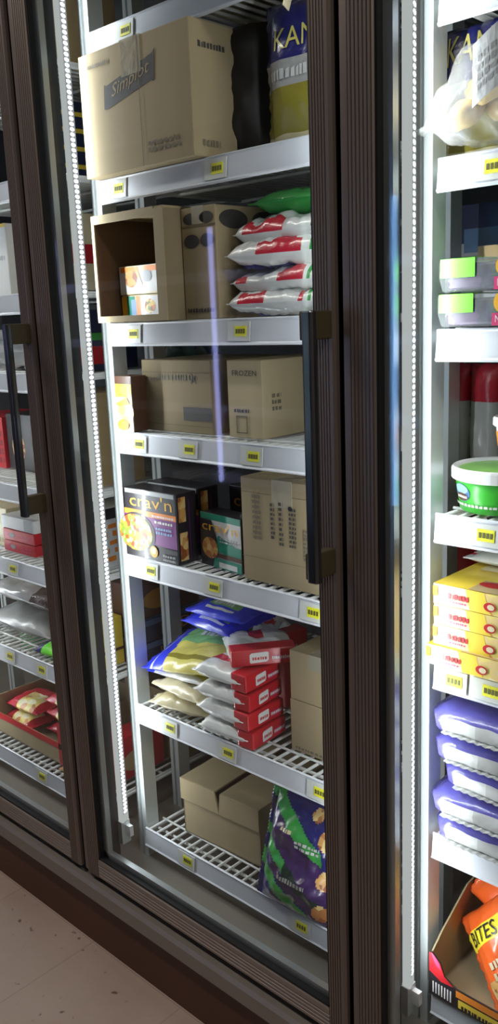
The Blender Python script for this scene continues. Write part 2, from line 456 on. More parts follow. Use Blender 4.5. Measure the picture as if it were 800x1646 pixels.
# ------------------------------------------------------------------ the freezer case
P_ = .768
G = [-3.072, -2.304, -1.536, -.768, 0.0]
XL, XR = -3.14, .06
case = thing('freezer_case', 'long upright glass door freezer case with bronze door frames and brown kick plate', 'freezer', (-1.536, 0, 0))
def part(mb, name, parent=case, **k):
    """part given in room coordinates"""
    o = mb.build(name, None, **k)
    o.parent = parent
    base = Vector((0, 0, 0)); q = parent
    while q: base += q.location; q = q.parent
    o.location = o.location - base
    return o
mb = MB(); mb.box(XL, XR, .004, .02, 0, .135, 'kick_brown'); part(mb, 'kick_plate')
mb = MB(); mb.extrude([(-.012, .136), (-.012, .168), (-.006, .176), (.05, .176), (.05, .136)], XL, XR, 'base_metal', 'x'); part(mb, 'base_rail')
mb = MB(); mb.box(XL, XR, .05, .93, .16, .19, 'case_floor'); mb.extrude([(.05, .19), (.05, .222), (.062, .222), (.085, .19)], XL, XR, 'case_floor', 'x'); part(mb, 'interior_floor')
mb = MB(); mb.box(XL, XR, .90, .93, .19, 2.2, 'back_dark'); part(mb, 'back_panel')
for xa, xb in ((XL - .03, XL), (XR, XR + .03)):
    mb = MB(); mb.box(xa, xb, .03, .93, .0, 2.4, 'case_liner'); part(mb, 'side_panel')
mb = MB(); mb.box(XL, XR, .05, .93, 2.2, 2.4, 'case_liner'); part(mb, 'top_panel')
mb = MB(); mb.box(XL, XR, -.005, .05, 2.10, 2.4, 'bronze'); part(mb, 'header')

for i, g in enumerate(G):
    mb = MB(); mb.box(g - .058, g + .058, .032, .066, .19, 2.2, 'mullion_black'); part(mb, 'mullion')
    for sx in (-1, 1):          # slotted uprights that carry the shelves
        if (i == 0 and sx < 0) or (i == 4 and sx > 0): continue
        a = g + ((.080 if g < -1 else .069) if sx > 0 else -.045); s_ = sx
        pr = [(0, .130), (.010, .130), (.011, .136), (.016, .136), (.017, .130), (.031, .130), (.031, .166), (.0, .166)]
        mb = MB(); mb.extrude([(a - (.031 if s_ > 0 else 0) + q[0], q[1] + (0 if s_ > 0 else .19)) for q in pr], .19, 2.2, 'steel_post'); part(mb, 'upright_post')

def add_light(g, side):
    """LED fixture fixed behind a mullion on one side, throwing its light into that side's bay"""
    zb, zt = .325, 2.12
    fx = bpy.data.objects.new('light_fixture', None); COL.objects.link(fx); fx.parent = case
    fx.location = (g + side * .060 + 1.536, .066, 0)
    S = lambda q: [(side * a, b) for a, b in (q if side > 0 else q[::-1])]
    mb = MB()
    mb.extrude(S([(.0, .0), (.0135, .0), (.0150, .002), (.0085, .0225), (.0, .0225)]), zb - .02, zt, 'lit_diffuser'); mb.build('diffuser_housing', fx)
    mb = MB(); n_ = 190
    a = (side * .0153, .0024); b = (side * .0092, .0219)
    pts = [(a[0], a[1], zb), (b[0], b[1], zb), (b[0], b[1], zt), (a[0], a[1], zt)]
    mb.face(pts if side > 0 else pts[::-1], 'led_chips')
    o = mb.build('led_strip', fx)
    uv = o.data.uv_layers.new(name='UVMap')
    q = [(0, 0), (1, 0), (1, n_), (0, n_)]
    for li, c in enumerate(q if side > 0 else q[::-1]): uv.data[li].uv = c
    mb = MB(); mb.box(-.004, .012, -.002, .022, zb - .075, zb - .02, 'steel_post'); mb.box(.012, .026, .010, .020, zb - .055, zb - .03, 'tub_white')
    mb.build('end_clip', fx)
    ld = bpy.data.lights.new('led_lamp', 'AREA'); ld.shape = 'RECTANGLE'; ld.size = .003; ld.size_y = zt - zb
    ld.energy = LED_POWER * (1 if side > 0 else .4); ld.color = (.90, .96, 1.0)
    lo = bpy.data.objects.new('led_lamp', ld); COL.objects.link(lo)
    d = Vector((side * .68, .733, 0))
    # the long side of the lamp stands upright
    lo.matrix_world = Matrix.Translation((g + side * .0762, .066 + .0036, (zb + zt) / 2)) @ Matrix(((-d.y, 0, -d.x, 0), (d.x, 0, -d.y, 0), (0, 1, 0, 0), (0, 0, 0, 1)))
for g in G[:4]:
    add_light(g, 1)
    if g > G[0]: add_light(g, -1)  # unseen left-hand fixtures, added to brighten the goods beside each mullion

def flutes(x0, x1, n, y0=0.0, dep=.0014):
    """ribbed front outline from x0 to x1"""
    pts = []; s_ = (x1 - x0) / n
    for i in range(n):
        a = x0 + i * s_
        pts += [(a, y0), (a + s_ * .55, y0), (a + s_ * .62, y0 + dep), (a + s_ * .93, y0 + dep)]
    pts.append((x1, y0))
    return pts
ZB, ZT = .193, 2.085
def make_door(g):
    d = bpy.data.objects.new('door', None); COL.objects.link(d); d.parent = case; d.location = (g + 1.536, 0, 0)
    W = P_
    mb = MB()
    # hinge stile: narrow strip, groove, ribbed face; black backing paints in the shade on both stiles' sides
    pr = [(.003, .014), (.003, .005), (.0155, .004), (.0155, .013), (.0190, .013), (.0190, .001)] + flutes(.0195, .058, 6) + [(.060, .003), (.060, .014)]
    mb.extrude(pr, ZB, ZT, 'bronze')
    mb.box(.004, .058, .014, .030, ZB, ZT, 'rubber_and_shade_black')
    pr = [(W - .047, .010), (W - .047, .003)] + flutes(W - .0455, W - .020, 5) + [(W - .014, .0), (W - .009, .003), (W - .009, .010)]
    mb.extrude(pr, ZB, ZT, 'bronze')
    mb.box(W - .045, W - .010, .010, .030, ZB, ZT, 'rubber_and_shade_black')
    def rail(z0, z1):
        pr = [(y, z) for z, y in flutes(z0 + .004, z1 - .010, 4)]
        pr = [(.030, z0), (.002, z0)] + pr + [(.0, z1), (.030, z1)]
        mb.extrude(pr[::-1], .060, W - .047, 'bronze_rail', 'x')
    rail(ZB, ZB + .045); rail(ZT - .045, ZT)
    mb.build('door_frame', d)
    a, b, c, e = .060, W - .047, ZB + .045, ZT - .045
    mb = MB()
    for q in ((a, a + .004, c, e), (b - .004, b, c, e), (a, b, c, c + .005), (a, b, e - .005, e)): mb.box(q[0], q[1], .004, .030, q[2], q[3], 'rubber_and_shade_black')
    mb.build('gasket', d)
    mb = MB()
    for q in ((a + .004, a + .019, c + .005, e), (b - .012, b - .004, c + .005, e), (a + .004, b - .004, c + .005, c + .018), (a + .004, b - .004, e - .018, e - .005)):
        mb.box(q[0], q[1], .017, .030, q[2], q[3], 'spacer_metal')
    mb.build('spacer_bar', d)
    mb = MB(); y = .0135
    mb.face([(a, y, c), (b, y, c), (b, y, e), (a, y, e)], 'pane_glass'); mb.build('glass_pane', d)
    # pull handle on the latch stile: flat bar carried on two brackets
    mb = MB()
    for z in (1.035, 1.385):
        mb.box(W - .033, W - .016, -.050, .001, z, z + .040, 'olive_bracket')
    xh = W - .001
    pr = [(xh - .020, -.058), (xh - .017, -.062), (xh - .003, -.062), (xh, -.058), (xh, -.050), (xh - .020, -.050)]
    mb.extrude(pr, 1.035, 1.425, 'handle_metal')
    mb.build('handle', d, bevel=.002)
    return d
for g in G[:4]: make_door(g)

# ------------------------------------------------------------------ shelves
SW, SD = .610, .60
def wire_mesh():
    mb = MB(); n = 25
    for i in range(n):
        x = .006 + (SW - .012) * i / (n - 1)
        mb.tube((x, .004, -.006), (x, SD, -.006), .0034, 'wire_white', 6)
        mb.tube((x, .004, -.006), (x, .004, -.034), .0026, 'wire_white', 5)
    for y, r in ((.028, .0036), (.20, .0036), (.40, .0036), (.595, .0045)): mb.tube((0, y, -.0135), (SW, y, -.0135), r, 'wire_white', 6)
    for x in (.002, SW - .002): mb.tube((x, .004, -.012), (x, SD, -.012), .005, 'wire_white', 6)
    mb.tube((0, .05, -.001), (SW, .05, -.001), .0026, 'wire_white', 6)
    return mb
wire0 = rail0 = None
def shelf(bay, z, label, tags, lip=.042):
    """wire shelf with a price rail; tags: list of x (room) of its price tags"""
    global wire0, rail0
    x0 = G[bay] + .080
    t = thing('wire_shelf', label, 'shelf', (x0, .13, z), 0, 'wire shelves of the freezer')
    if wire0 is None:
        wire0 = wire_mesh().build('wire_deck', t, smooth=True)
        mb = MB(); mb.extrude([(.001, -.001), (-.002, .001), (-.005, -.001), (-.0035, -.004), (-.007, -.040), (-.0095, -.043), (-.006, -.046), (.001, -.044)], 0, SW, 'rail_white', 'x')
        rail0 = mb.build('price_rail', t)
    else:
        for src in (wire0, rail0):
            c = src.copy(); COL.objects.link(c); c.parent = t
    for tx in tags:
        mb = MB(); s_ = .038
        T = Matrix.Translation((tx - x0, -.0055, -.022)) @ Matrix.Rotation(math.radians(-5.5), 4, 'X')
        mb.box(-.027, .027, -.0022, -.0008, -.017, .016, 'tag_white', T)
        mb.box(-.009, .019, -.0030, -.0018, -.009, .009, 'tag_yellow', T)
        for q in range(4): mb.box(-.006 + q * .006, -.002 + q * .006, -.0036, -.0026, -.004, .004, 'tag_ink', T)
        mb.build('price_tag', t)
    return t
B1, B2, B3 = 1, 2, 3
shelf(B2, 1.960, 'topmost white wire shelf of the middle bay, above the big carton with the banner logo', [-1.345])
shelf(B2, 1.693, 'wire shelf of the middle bay carrying the big carton with the banner logo', [-1.395, -1.125])
shelf(B2, 1.418, 'wire shelf of the middle bay carrying the open display carton and the white bags', [-1.38, -1.085])
shelf(B2, 1.197, 'wire shelf of the middle bay carrying the two cartons level with the door handle', [-1.385, -1.235, -1.066])
shelf(B2, .929, 'wire shelf of the middle bay carrying the black and purple meal boxes', [-1.375, -1.185, -.935])
shelf(B2, .580, 'wire shelf of the middle bay carrying the stack of red and white packs', [-1.345, -1.168, -.93])
shelf(B2, .268, 'lowest wire shelf of the middle bay, under the carton with folded flaps', [-1.315, -.985])
shelf(B3, 1.838, 'topmost white wire shelf of the bay at the picture edge, with only its bars showing', [])
shelf(B3, 1.625, 'wire shelf under the clear bag of pastries', [-.605])
shelf(B3, 1.391, 'wire shelf under the two clear trays with bright green labels', [])
shelf(B3, 1.117, 'wire shelf under the green tub with the white lid', [-.606])
shelf(B3, .876, 'wire shelf under the stack of yellow boxes', [-.655, -.592])
shelf(B3, .573, 'wire shelf under the stack of purple and white bags', [], )
shelf(B3, .268, 'lowest wire shelf of the bay, under the open red and black display tray', [])
shelf(B1, 1.960, 'topmost wire shelf behind the door frame at the far side of the case', [])
shelf(B1, 1.735, 'wire shelf of the far bay above the white carton with a yellow edge', [])
shelf(B1, 1.492, 'wire shelf of the far bay carrying the white carton with a yellow edge', [])
shelf(B1, 1.312, 'wire shelf of the far bay beside the top of the door handle', [])
shelf(B1, 1.038, 'wire shelf of the far bay carrying the black box beside the red box', [])
shelf(B1, .838, 'wire shelf of the far bay carrying the red boxes', [-1.925])
shelf(B1, .585, 'wire shelf of the far bay carrying the grey bags', [-1.985, -1.835])
shelf(B1, .268, 'lowest wire shelf of the far bay, under the brown tray of red packs', [-1.885])

# ------------------------------------------------------------------ middle bay, goods
def p(F, mb):
    f = F['front']
    f.poly([(.23, .52), (.24, .71), (.265, .70), (.69, .83), (.715, .86), (.70, .62), (.67, .635), (.26, .515)], 'kraft_ink')
    f.text('Simplot', .30, .565, .645, .70, 'kraft', .08, .105)
    f.scrawl(.09, .87, .30, .92, 'kraft_ink_soft', 9, 3)
    f.rect(.565, .0, .57, 1.0, 'crease')
    f.scrawl(.62, .10, .90, .2, 'kraft_ink_soft', 6, 5, 2)
    r = F['right']; r.scrawl(.18, .80, .80, .87, 'kraft_ink', 8, 2); r.scrawl(.2, .08, .6, .16, 'kraft_ink_soft', 4, 12)
b = carton('cardboard_box', 'big brown carton printed with a dark banner logo on the second shelf down', 'box', -1.454, -1.148, .097, .205, 1.694, 1.912, 'kraft', p)
tape(b, .306, .108, .218, .0, .055, .06)
bag('plastic_bag', 'dark bulging bag behind the big carton with the banner logo', 'bag', (.185, .235, .15), (-1.185, .345, 1.813), (math.radians(90), 0, math.radians(4)), lambda u, v, t: 'bag_black', 3, wr=.07, px=5, seal=.03)
def kana_mat(u, v, t): return 'bag_navy' if v > .60 else ('bag_grey' if v > .43 else ('bag_olive' if v > .08 else 'bag_cream'))
def kana_txt(S): S.text('KANA', .20, .66, .92, .80, 'bag_yellow'); S.scrawl(.14, .46, .8, .57, 'bag_silver', 9, 4)
bag('plastic_bag', 'upright navy and olive bag lettered in yellow beside the big carton', 'bag', (.16, .225, .06), (-.985, .235, 1.808), (math.radians(90), 0, math.radians(4)), kana_mat, 5, 'navy bags with yellow lettering', kana_txt, seal=.05)
carton('cardboard_box', 'plain brown carton standing on the topmost shelf of the middle bay', 'box', -1.235, -1.00, .15, .42, 1.962, 2.12, 'kraft')
mb = MB(); mb.box(-.001, .001, 0, .03, -.075, 0, 'card_cream'); mb.box(-.02, .02, -.002, 0, -.05, 0.0, 'card_cream')
tag(mb.build('shelf_card', None, (-.928, .118, 1.952), (0, math.radians(18), math.radians(25))), 'small cream card hanging under the topmost shelf beside the door frame', 'card')

# open display carton with cartons and jars
t = thing('display_carton', 'open fronted brown display carton holding jars, third shelf of the middle bay', 'box', (-1.347, .235, 1.42))
mb = MB(); w_, d_, h_ = .210, .27, .20
mb.box(-w_/2, w_/2, -d_/2, d_/2, 0, .004, 'kraft_dark')
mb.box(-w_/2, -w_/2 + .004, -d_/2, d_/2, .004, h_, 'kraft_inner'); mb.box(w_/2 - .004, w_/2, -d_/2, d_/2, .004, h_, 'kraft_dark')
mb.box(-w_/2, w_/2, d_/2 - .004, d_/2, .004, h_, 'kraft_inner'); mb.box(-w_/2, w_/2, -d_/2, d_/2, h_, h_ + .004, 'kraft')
mb.build('carton_shell', t)
mb = MB(); mb.box(w_/2 - .024, w_/2, -d_/2 - .003, -d_/2, 0, h_, 'kraft'); mb.box(-w_/2, w_/2 - .024, -d_/2 - .003, -d_/2, h_ - .012, h_ + .004, 'kraft'); mb.box(-w_/2, -w_/2 + .008, -d_/2 - .003, -d_/2, .012, h_ - .012, 'kraft'); mb.box(-w_/2, w_/2 - .024, -d_/2 - .003, -d_/2, 0, .012, 'kraft')
mb.build('front_frame', t)
def p(F, mb):
    f = F['front']; f.rect(.0, .05, .14, .95, 'card_gold'); f.rect(.14, .05, .34, .95, 'card_teal'); f.rect(.25, .05, .38, .8, 'card_sky'); f.rect(.38, .05, .50, .95, 'card_orange'); f.rect(.5, .05, .98, .92, 'card_white'); f.ell(.74, .5, .14, .3, 'food_photo'); F['top'].rect(.02, .02, .98, .98, 'card_cream')
carton('food_carton', 'small many coloured carton lowest inside the open display carton', 'box', -1.437, -1.318, .150, .24, 1.4255, 1.472, 'card_cream', p)
def p(F, mb):
    f = F['front']; f.rect(.02, .08, .98, .98, 'card_white'); f.rect(.05, .78, .98, .97, 'card_orange'); f.ell(.32, .55, .16, .3, 'food_warm'); f.ell(.72, .62, .13, .2, 'card_grey'); f.poly([(.42, .9), (.5, .9), (.62, .3), (.55, .3)], 'card_orange')
carton('food_carton', 'white and orange carton on top of the many coloured one in the display carton', 'box', -1.438, -1.319, .147, .24, 1.4725, 1.528, 'card_cream', p)
for i, (jx, jy) in enumerate(((-1.412, .268), (-1.365, .270), (-1.318, .268))):
    j = thing('glass_jar', ('first', 'second', 'third')[i] + ' dark jar from the lit side at the back of the display carton', 'jar', (jx, jy, 1.4255), 0, 'dark jars in the display carton')
    mb = MB(); mb.lathe([(.019, 0), (.021, .004), (.021, .115), (.012, .135), (.012, .145)], 'jar_dark', 20); mb.build('jar_body', j, smooth=True)
    mb = MB(); mb.lathe([(.014, .141), (.014, .158), (.012, .160)], 'jar_lid', 20); mb.build('jar_lid', j)
def p(F, mb):
    f = F['front']; f.rect(.0, .82, 1, .84, 'crease'); f.ell(.28, .9, .2, .05, 'kraft_ink'); f.ell(.75, .9, .2, .05, 'kraft_ink'); f.ell(.3, .70, .22, .06, 'kraft_ink'); f.ell(.76, .70, .2, .06, 'kraft_ink'); f.scrawl(.1, .06, .9, .12, 'kraft_ink', 8, 1)
    r = F['right']; r.ell(.16, .88, .13, .085, 'kraft_ink'); r.ell(.46, .88, .13, .085, 'kraft_ink'); r.ell(.77, .88, .13, .085, 'kraft_ink')
b = carton('cardboard_box', 'brown carton printed with rows of dark ovals between the display carton and the white bags', 'box', -1.240, -1.150, .142, .43, 1.42, 1.618, 'kraft', p)
tape(b, .090, .288, .198, 0, .03, .03)

def white_mat(seed):
    rd = random.Random(seed); a = rd.uniform(.1, .3); b_ = rd.uniform(.45, .7)
    def f(u, v, t):
        if not t: return 'bag_purple' if v > .08 and v < .3 and u < .6 else 'bag_white'
        if v < .055 + .03 * math.sin(17 * u + seed * 2) and math.sin(8 * u + seed * 1.7) > -.2 and a * .5 < u < .5 + b_ * .5: return 'bag_red'
        if v > .5 and u > .2 and u < .6: return 'bag_purple'
        if abs(u - .88) < .02 and v < .5: return 'bag_green'
        return 'bag_white'
    return f
lab = ['lowest white bag with red stripes in the stack beside the door handle', 'second white bag from the bottom of the stack beside the door handle', 'third white bag from the bottom of the stack beside the door handle', 'topmost of the white bags with red stripes stacked beside the door handle']
for i, (z, dx, dy, h) in enumerate(((1.4205, -.004, 0, .046), (1.460, .006, .004, .046), (1.500, -.002, -.002, .050), (1.543, .010, .012, .050))):
    bag('frozen_bag', lab[i], 'bag', (.215, .23, h), (-1.028 + dx, .262 + dy, z), (math.radians((0, 2, 0, 3)[i]), 0, math.radians((2, -3, 4, -2)[i])), white_mat(i), 20 + i, 'white bags with red stripes', wr=.24, px=9, seal=.035, nu=60, nv=60)
bag('frozen_bag', 'olive and red bag lying on top of the white bags', 'bag', (.20, .20, .05), (-1.02, .29, 1.588), (0, 0, math.radians(8)), lambda u, v, t: 'bag_red' if u > .72 else ('bag_green' if v < .2 else 'bag_olive'), 31, wr=.12, px=4)

# fourth shelf
def p(F, mb):
    f = F['front']; f.rect(.0, .0, 1, 1, 'card_cream'); f.rect(.0, .86, 1, 1.0, 'card_brown'); f.rect(.0, .62, 1, .86, 'card_yellow'); f.text('cr', .1, .64, .95, .86, 'card_orange'); f.ell(.6, .35, .48, .22, 'food_yellow'); f.rect(.72, .7, .95, .86, 'card_orange'); f.poly([(.0, .5), (.7, .62), (.9, .5), (.2, .45)], 'card_orange'); f.ell(.4, .12, .35, .1, 'card_orange')
carton('food_box', 'bright yellow and orange food box beside the light strip, fourth shelf', 'box', -1.450, -1.398, .126, .166, 1.1985, 1.312, 'card_brown', p)
def p(F, mb):
    f = F['front']; f.rect(.0, .82, 1, .835, 'crease'); f.scrawl(.25, .72, .80, .84, 'kraft_ink_soft', 9, 8); f.text('A', .72, .68, .80, .78, 'kraft_ink'); f.scrawl(.12, .7, .24, .8, 'kraft_ink_soft', 2, 4); f.rect(.6, .18, 1.0, .36, 'kraft_ink'); f.rect(.0, .1, 1, .11, 'crease')
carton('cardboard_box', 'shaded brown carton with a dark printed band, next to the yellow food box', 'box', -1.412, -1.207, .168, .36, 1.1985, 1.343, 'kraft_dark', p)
def p(F, mb):
    f = F['front']; f.text('FROZEN', .16, .80, .86, .87, 'kraft_ink'); f.scrawl(.18, .33, .62, .40, 'kraft_ink', 4, 9)
    for q in ((.24, .06, .27, .28), (.54, .06, .57, .28), (.24, .27, .57, .29), (.24, .06, .57, .075)): f.rect(*q, 'kraft_ink_soft')
    F['right'].scrawl(.1, .35, .2, .6, 'kraft_ink_soft', 2, 3, 3)
carton('cardboard_box', 'pale brown carton lettered FROZEN on the fourth shelf beside the door handle', 'box', -1.166, -1.078, .170, .43, 1.1985, 1.343, 'kraft_pale', p)
def p(F, mb):
    F['front'].rect(0, .1, 1, .8, 'card_orange'); F['front'].ell(.85, .35, .14, .2, 'card_yellow'); F['right'].rect(0, .1, 1, .8, 'card_orange'); F['right'].ell(.3, .35, .2, .2, 'card_yellow')
carton('food_box', 'orange and yellow box in the gap behind the two cartons of the fourth shelf', 'box', -1.42, -1.25, .40, .55, 1.1985, 1.325, 'card_gold', p)
bag('frozen_bag', 'green leafy bag deep behind the yellow food box', 'bag', (.2, .16, .05), (-1.60, .52, 1.398), (math.radians(80), 0, 0), lambda u, v, t: 'bag_green' if v > .5 else 'bag_darkgreen', 40)
carton('food_box', 'dark blue box far back above the pale carton lettered FROZEN', 'box', -1.18, -.92, .46, .62, 1.1985, 1.365, 'card_navy', lambda F, mb: (F['front'].rect(.0, .84, .5, 1, 'dark_red'), F['front'].rect(.55, .86, .95, .98, 'card_blue')))

# fifth shelf
def meal(F, mb):
    f = F['front']; f.rect(.01, .0, .99, 1, 'card_black'); f.rect(.03, .93, .97, .99, 'card_grey')
    f.text("crav'n", .12, .745, .93, .93, 'card_gold')
    f.rect(.0, .62, 1, .70, 'card_orange'); f.rect(.0, .22, 1, .62, 'card_purple'); f.poly([(.0, .0), (1, .0), (1, .2), (.5, .24), (.0, .3)], 'card_black')
    f.ell(.24, .36, .36, .30, 'card_black'); f.ell(.21, .36, .33, .27, 'food_photo')
    f.scrawl(.56, .635, .98, .685, 'card_white', 9, 6); f.scrawl(.60, .55, .95, .61, 'card_white', 6, 2); f.scrawl(.62, .4, .92, .52, 'card_sky', 6, 5, 2); f.ell(.56, .13, .075, .085, 'card_gold'); f.ell(.56, .145, .05, .055, 'card_cream'); f.scrawl(.74, .03, .97, .14, 'card_grey', 5, 7, 2)
    r = F['right']; r.rect(.12, .05, .5, .45, 'food_warm'); r.rect(.1, .6, .45, .95, 'food_warm'); r.rect(.6, .05, .62, .9, 'card_purple')
def mealp(F, mb):
    f = F['front']; f.rect(.0, .0, 1, 1, 'card_white'); f.rect(.0, .88, 1, 1, 'card_teal'); f.rect(.55, .28, 1, .46, 'card_teal'); f.poly([(.3, .3), (1, .30), (1, .42), (.45, .62)], 'card_teal'); f.rect(.3, .2, 1, .28, 'card_brown'); f.rect(.3, .0, 1, .18, 'card_teal'); f.rect(.45, .02, .9, .12, 'card_white')
    f.poly([(.0, 0), (.3, 0), (.36, .3), (.42, .55), (.3, .88), (.0, .88)], 'card_black'); f.ell(.24, .35, .2, .2, 'food_warm'); f.text("crav'n", .06, .68, .95, .86, 'card_gold'); f.scrawl(.5, .5, .95, .62, 'card_grey', 6, 4, 2)
carton('meal_box', 'black and purple meal box lettered in gold, in front beside the light strip', 'box', -1.4525, -1.288, .130, .186, .9305, 1.078, 'card_black', meal)
carton('meal_box', 'black meal box standing right behind the purple one', 'box', -1.4525, -1.290, .195, .252, .9305, 1.080, 'card_black', meal)
carton('meal_box', 'white and teal meal box lettered in gold, beside the tall carton', 'box', -1.262, -1.136, .168, .215, .9305, 1.040, 'card_black', mealp, math.radians(-6))
carton('meal_box', 'dark meal box hidden behind the white and teal one', 'box', -1.285, -1.14, .28, .34, .9305, 1.075, 'card_black', lambda F, mb: (F['front'].text("crav'n", .1, .7, .9, .88, 'card_gold_dim'), F['front'].ell(.3, .35, .25, .25, 'food_warm')))
carton('food_box', 'blue and lilac box far back above the teal meal box', 'box', -1.32, -1.12, .42, .58, .9305, 1.14, 'card_navy', lambda F, mb: (F['front'].rect(.35, .2, 1, .95, 'card_blue'), F['front'].ell(.6, .5, .2, .2, 'card_grey')))
def p(F, mb):
    f = F['front']; f.rect(0, .86, 1, .865, 'crease'); f.scrawl(.14, .42, .24, .86, 'kraft_ink_soft', 2, 1, 9); f.scrawl(.36, .45, .41, .80, 'kraft_ink', 1, 2, 8); f.scrawl(.46, .40, .51, .82, 'kraft_ink', 1, 3, 9); f.scrawl(.58, .40, .66, .78, 'kraft_ink', 2, 4, 9); f.scrawl(.74, .30, .84, .60, 'kraft_ink_soft', 2, 5, 8); f.ell(.60, .76, .025, .022, 'ink_black'); f.rect(0, .24, 1, .244, 'crease')
b = carton('cardboard_box', 'tall brown carton with columns of small print beside the door frame, fifth shelf', 'box', -1.12, -.915, .147, .42, .9305, 1.130, 'kraft', p)
tape(b, .205, .273, .1995, 0, .048, .05)

# sixth shelf
def hadis(F, mb):
    r = F['right']; r.rect(0, .0, 1, .94, 'card_navy'); r.rect(0, .72, 1, .98, 'logo_blue'); r.text('HADIS', .30, .14, .92, .66, 'card_gold_dim')
    F['top'].rect(0, 0, 1, 1, 'logo_blue')
for i, (z, l) in enumerate(((.5825, 'lowest navy flat box with gold lettering deep beside the steel upright'), (.642, 'middle navy flat box lettered in gold in the dark pile beside the steel upright'))):
    carton('flat_box', l, 'box', -1.82, -1.60, .26 + .01 * i, .48, z, z + .0575, 'card_navy', hadis, group='navy flat boxes with gold lettering')
carton('flat_box', 'dark brown box on top of the navy flat boxes', 'box', -1.82, -1.605, .26, .47, .702, .79, 'card_brown', lambda F, mb: (F['right'].ell(.4, .5, .3, .3, 'card_gold_dim'),))
for i, (z, dx, l) in enumerate(((.7605, 0, 'lower of the two blue bags with green labels on top of the pile'), (.7875, .008, 'upper of the two blue bags with green labels, just under the shelf above'))):
    def bm(u, v, t): return 'bag_palegreen' if t and .28 < u < .78 and .16 < v < .42 else ('bag_white' if t and .3 < u < .76 and .07 < v < .14 else 'bag_blue')
    bag('frozen_bag', l, 'bag', (.165, .15, .036), (-1.292 + dx, .275 + .01 * i, z), (math.radians(4), 0, math.radians(-3 + 7 * i)), bm, 50 + i, 'blue bags with green labels', lambda S: S.scrawl(.36, .2, .70, .36, 'bag_white', 6, 2), wr=.14, px=4)
def ym(u, v, t):
    if u < .30 - .12 * v or v > .9: return 'bag_blue' if not (.12 < u < .16) else 'bag_silver'
    return 'bag_palegreen' if v > .5 else ('bag_yellow' if v > .22 else ('bag_olive' if v > .12 else 'bag_yellow'))
bag('frozen_bag', 'blue, green and yellow bag sliding over the cream dough bags', 'bag', (.24, .17, .044), (-1.326, .228, .686), (math.radians(14), math.radians(-9), math.radians(3)), ym, 60, None, lambda S: S.scrawl(.4, .66, .9, .82, 'bag_white', 7, 2), wr=.12, px=4)
bag('frozen_bag', 'flat yellow bag with a blue end just under the blue and green bag', 'bag', (.20, .15, .030), (-1.345, .225, .655), (math.radians(6), math.radians(-6), math.radians(-4)), lambda u, v, t: 'bag_blue' if u < .14 else ('bag_silver' if v < .08 else 'bag_yellow'), 61, wr=.12, px=4)
for i, (z, dx, l) in enumerate(((.5825, 0, 'lower of the two cream dough bags at the shelf edge'), (.618, .012, 'upper of the two cream dough bags at the shelf edge'))):
    bag('dough_bag', l, 'bag', (.165, .15, .042), (-1.335 + dx, .205, z), (0, 0, math.radians(10 - 14 * i)), lambda u, v, t: 'bag_red' if t and .42 < u < .62 and .2 < v < .3 else 'bag_cream', 70 + i, 'cream dough bags', wr=.18, px=3.4)
def red_pack(label, x, y, z, rz, h=.037, w_=.135, d_=.10):
    """soft white pack in a red sleeve: red end with a white badge"""
    t = thing('frozen_pack', label, 'pack', (x, y, z), rz, 'red and white frozen packs')
    mb = MB(); pillow(mb, w_, d_ + .012, h, lambda u, v, tp: ('bag_red' if .38 < v < .6 and u < .5 and .15 < u else 'bag_white'), int(z * 1000), seal=.06, wr=.2, px=6)
    mb.build('inner_bag', t, (-.012, 0, 0), smooth=True)
    mb = MB(); x0 = w_ / 2 - .04; mb.box(x0, w_ / 2, -d_ / 2 - .004, d_ / 2 + .004, .0008, h, 'card_red')
    q = Panel(mb, lambda u, v, e: (w_ / 2 + e, -d_ / 2 - .004 + (d_ + .008) * u, h * v))
    q.poly([(.28, .25), (.30, .2), (.54, .24), (.57, .35), (.57, .78), (.55, .83), (.31, .79), (.28, .7)], 'card_white'); q.scrawl(.32, .38, .54, .66, 'card_red', 4, 3); q.scrawl(.62, .26, .95, .78, 'card_pink', 6, 5); q.scrawl(.62, .36, .93, .62, 'card_white', 7, 8)
    mb.build('sleeve', t, bevel=.003)
    return t
red_pack('red and white frozen pack lowest in its stack, on the wire shelf', -1.166, .175, .5825, math.radians(4))
red_pack('red and white frozen pack second from the bottom of its stack', -1.170, .175, .6215, math.radians(0))
red_pack('red and white frozen pack third from the bottom of its stack', -1.174, .175, .6605, math.radians(5))
red_pack('red and white frozen pack fourth from the bottom, below the turned one', -1.178, .177, .6995, math.radians(2))
red_pack('turned red frozen pack on top of the stack, its red side facing out', -1.162, .225, .7385, math.radians(-38), .036, .12, .125)
red_pack('white and dark red frozen pack leaning behind the turned one, under the blue bags', -1.225, .355, .5825, math.radians(-10), .17, .12, .06)
carton('cardboard_box', 'lower of the two stacked brown cartons beside the door frame, sixth shelf', 'box', -1.046, -.90, .184, .44, .5825, .690, 'kraft', lambda F, mb: (F['front'].scrawl(.08, .05, .6, .13, 'kraft_ink_soft', 7, 3),), group='stacked brown cartons of the sixth shelf')
b = carton('cardboard_box', 'upper of the two stacked brown cartons beside the door frame, sixth shelf', 'box', -1.044, -.90, .184, .44, .691, .792, 'kraft', None, group='stacked brown cartons of the sixth shelf')
tape(b, .144, .256, .101, 0, .048, .03)
carton('food_box', 'dark red and black box far back above the stacked brown cartons', 'box', -1.14, -.92, .46, .60, .5825, .85, 'card_black', lambda F, mb: (F['front'].rect(.1, .75, .5, .9, 'dark_red'), F['front'].rect(.6, .7, .9, .92, 'card_brown')))

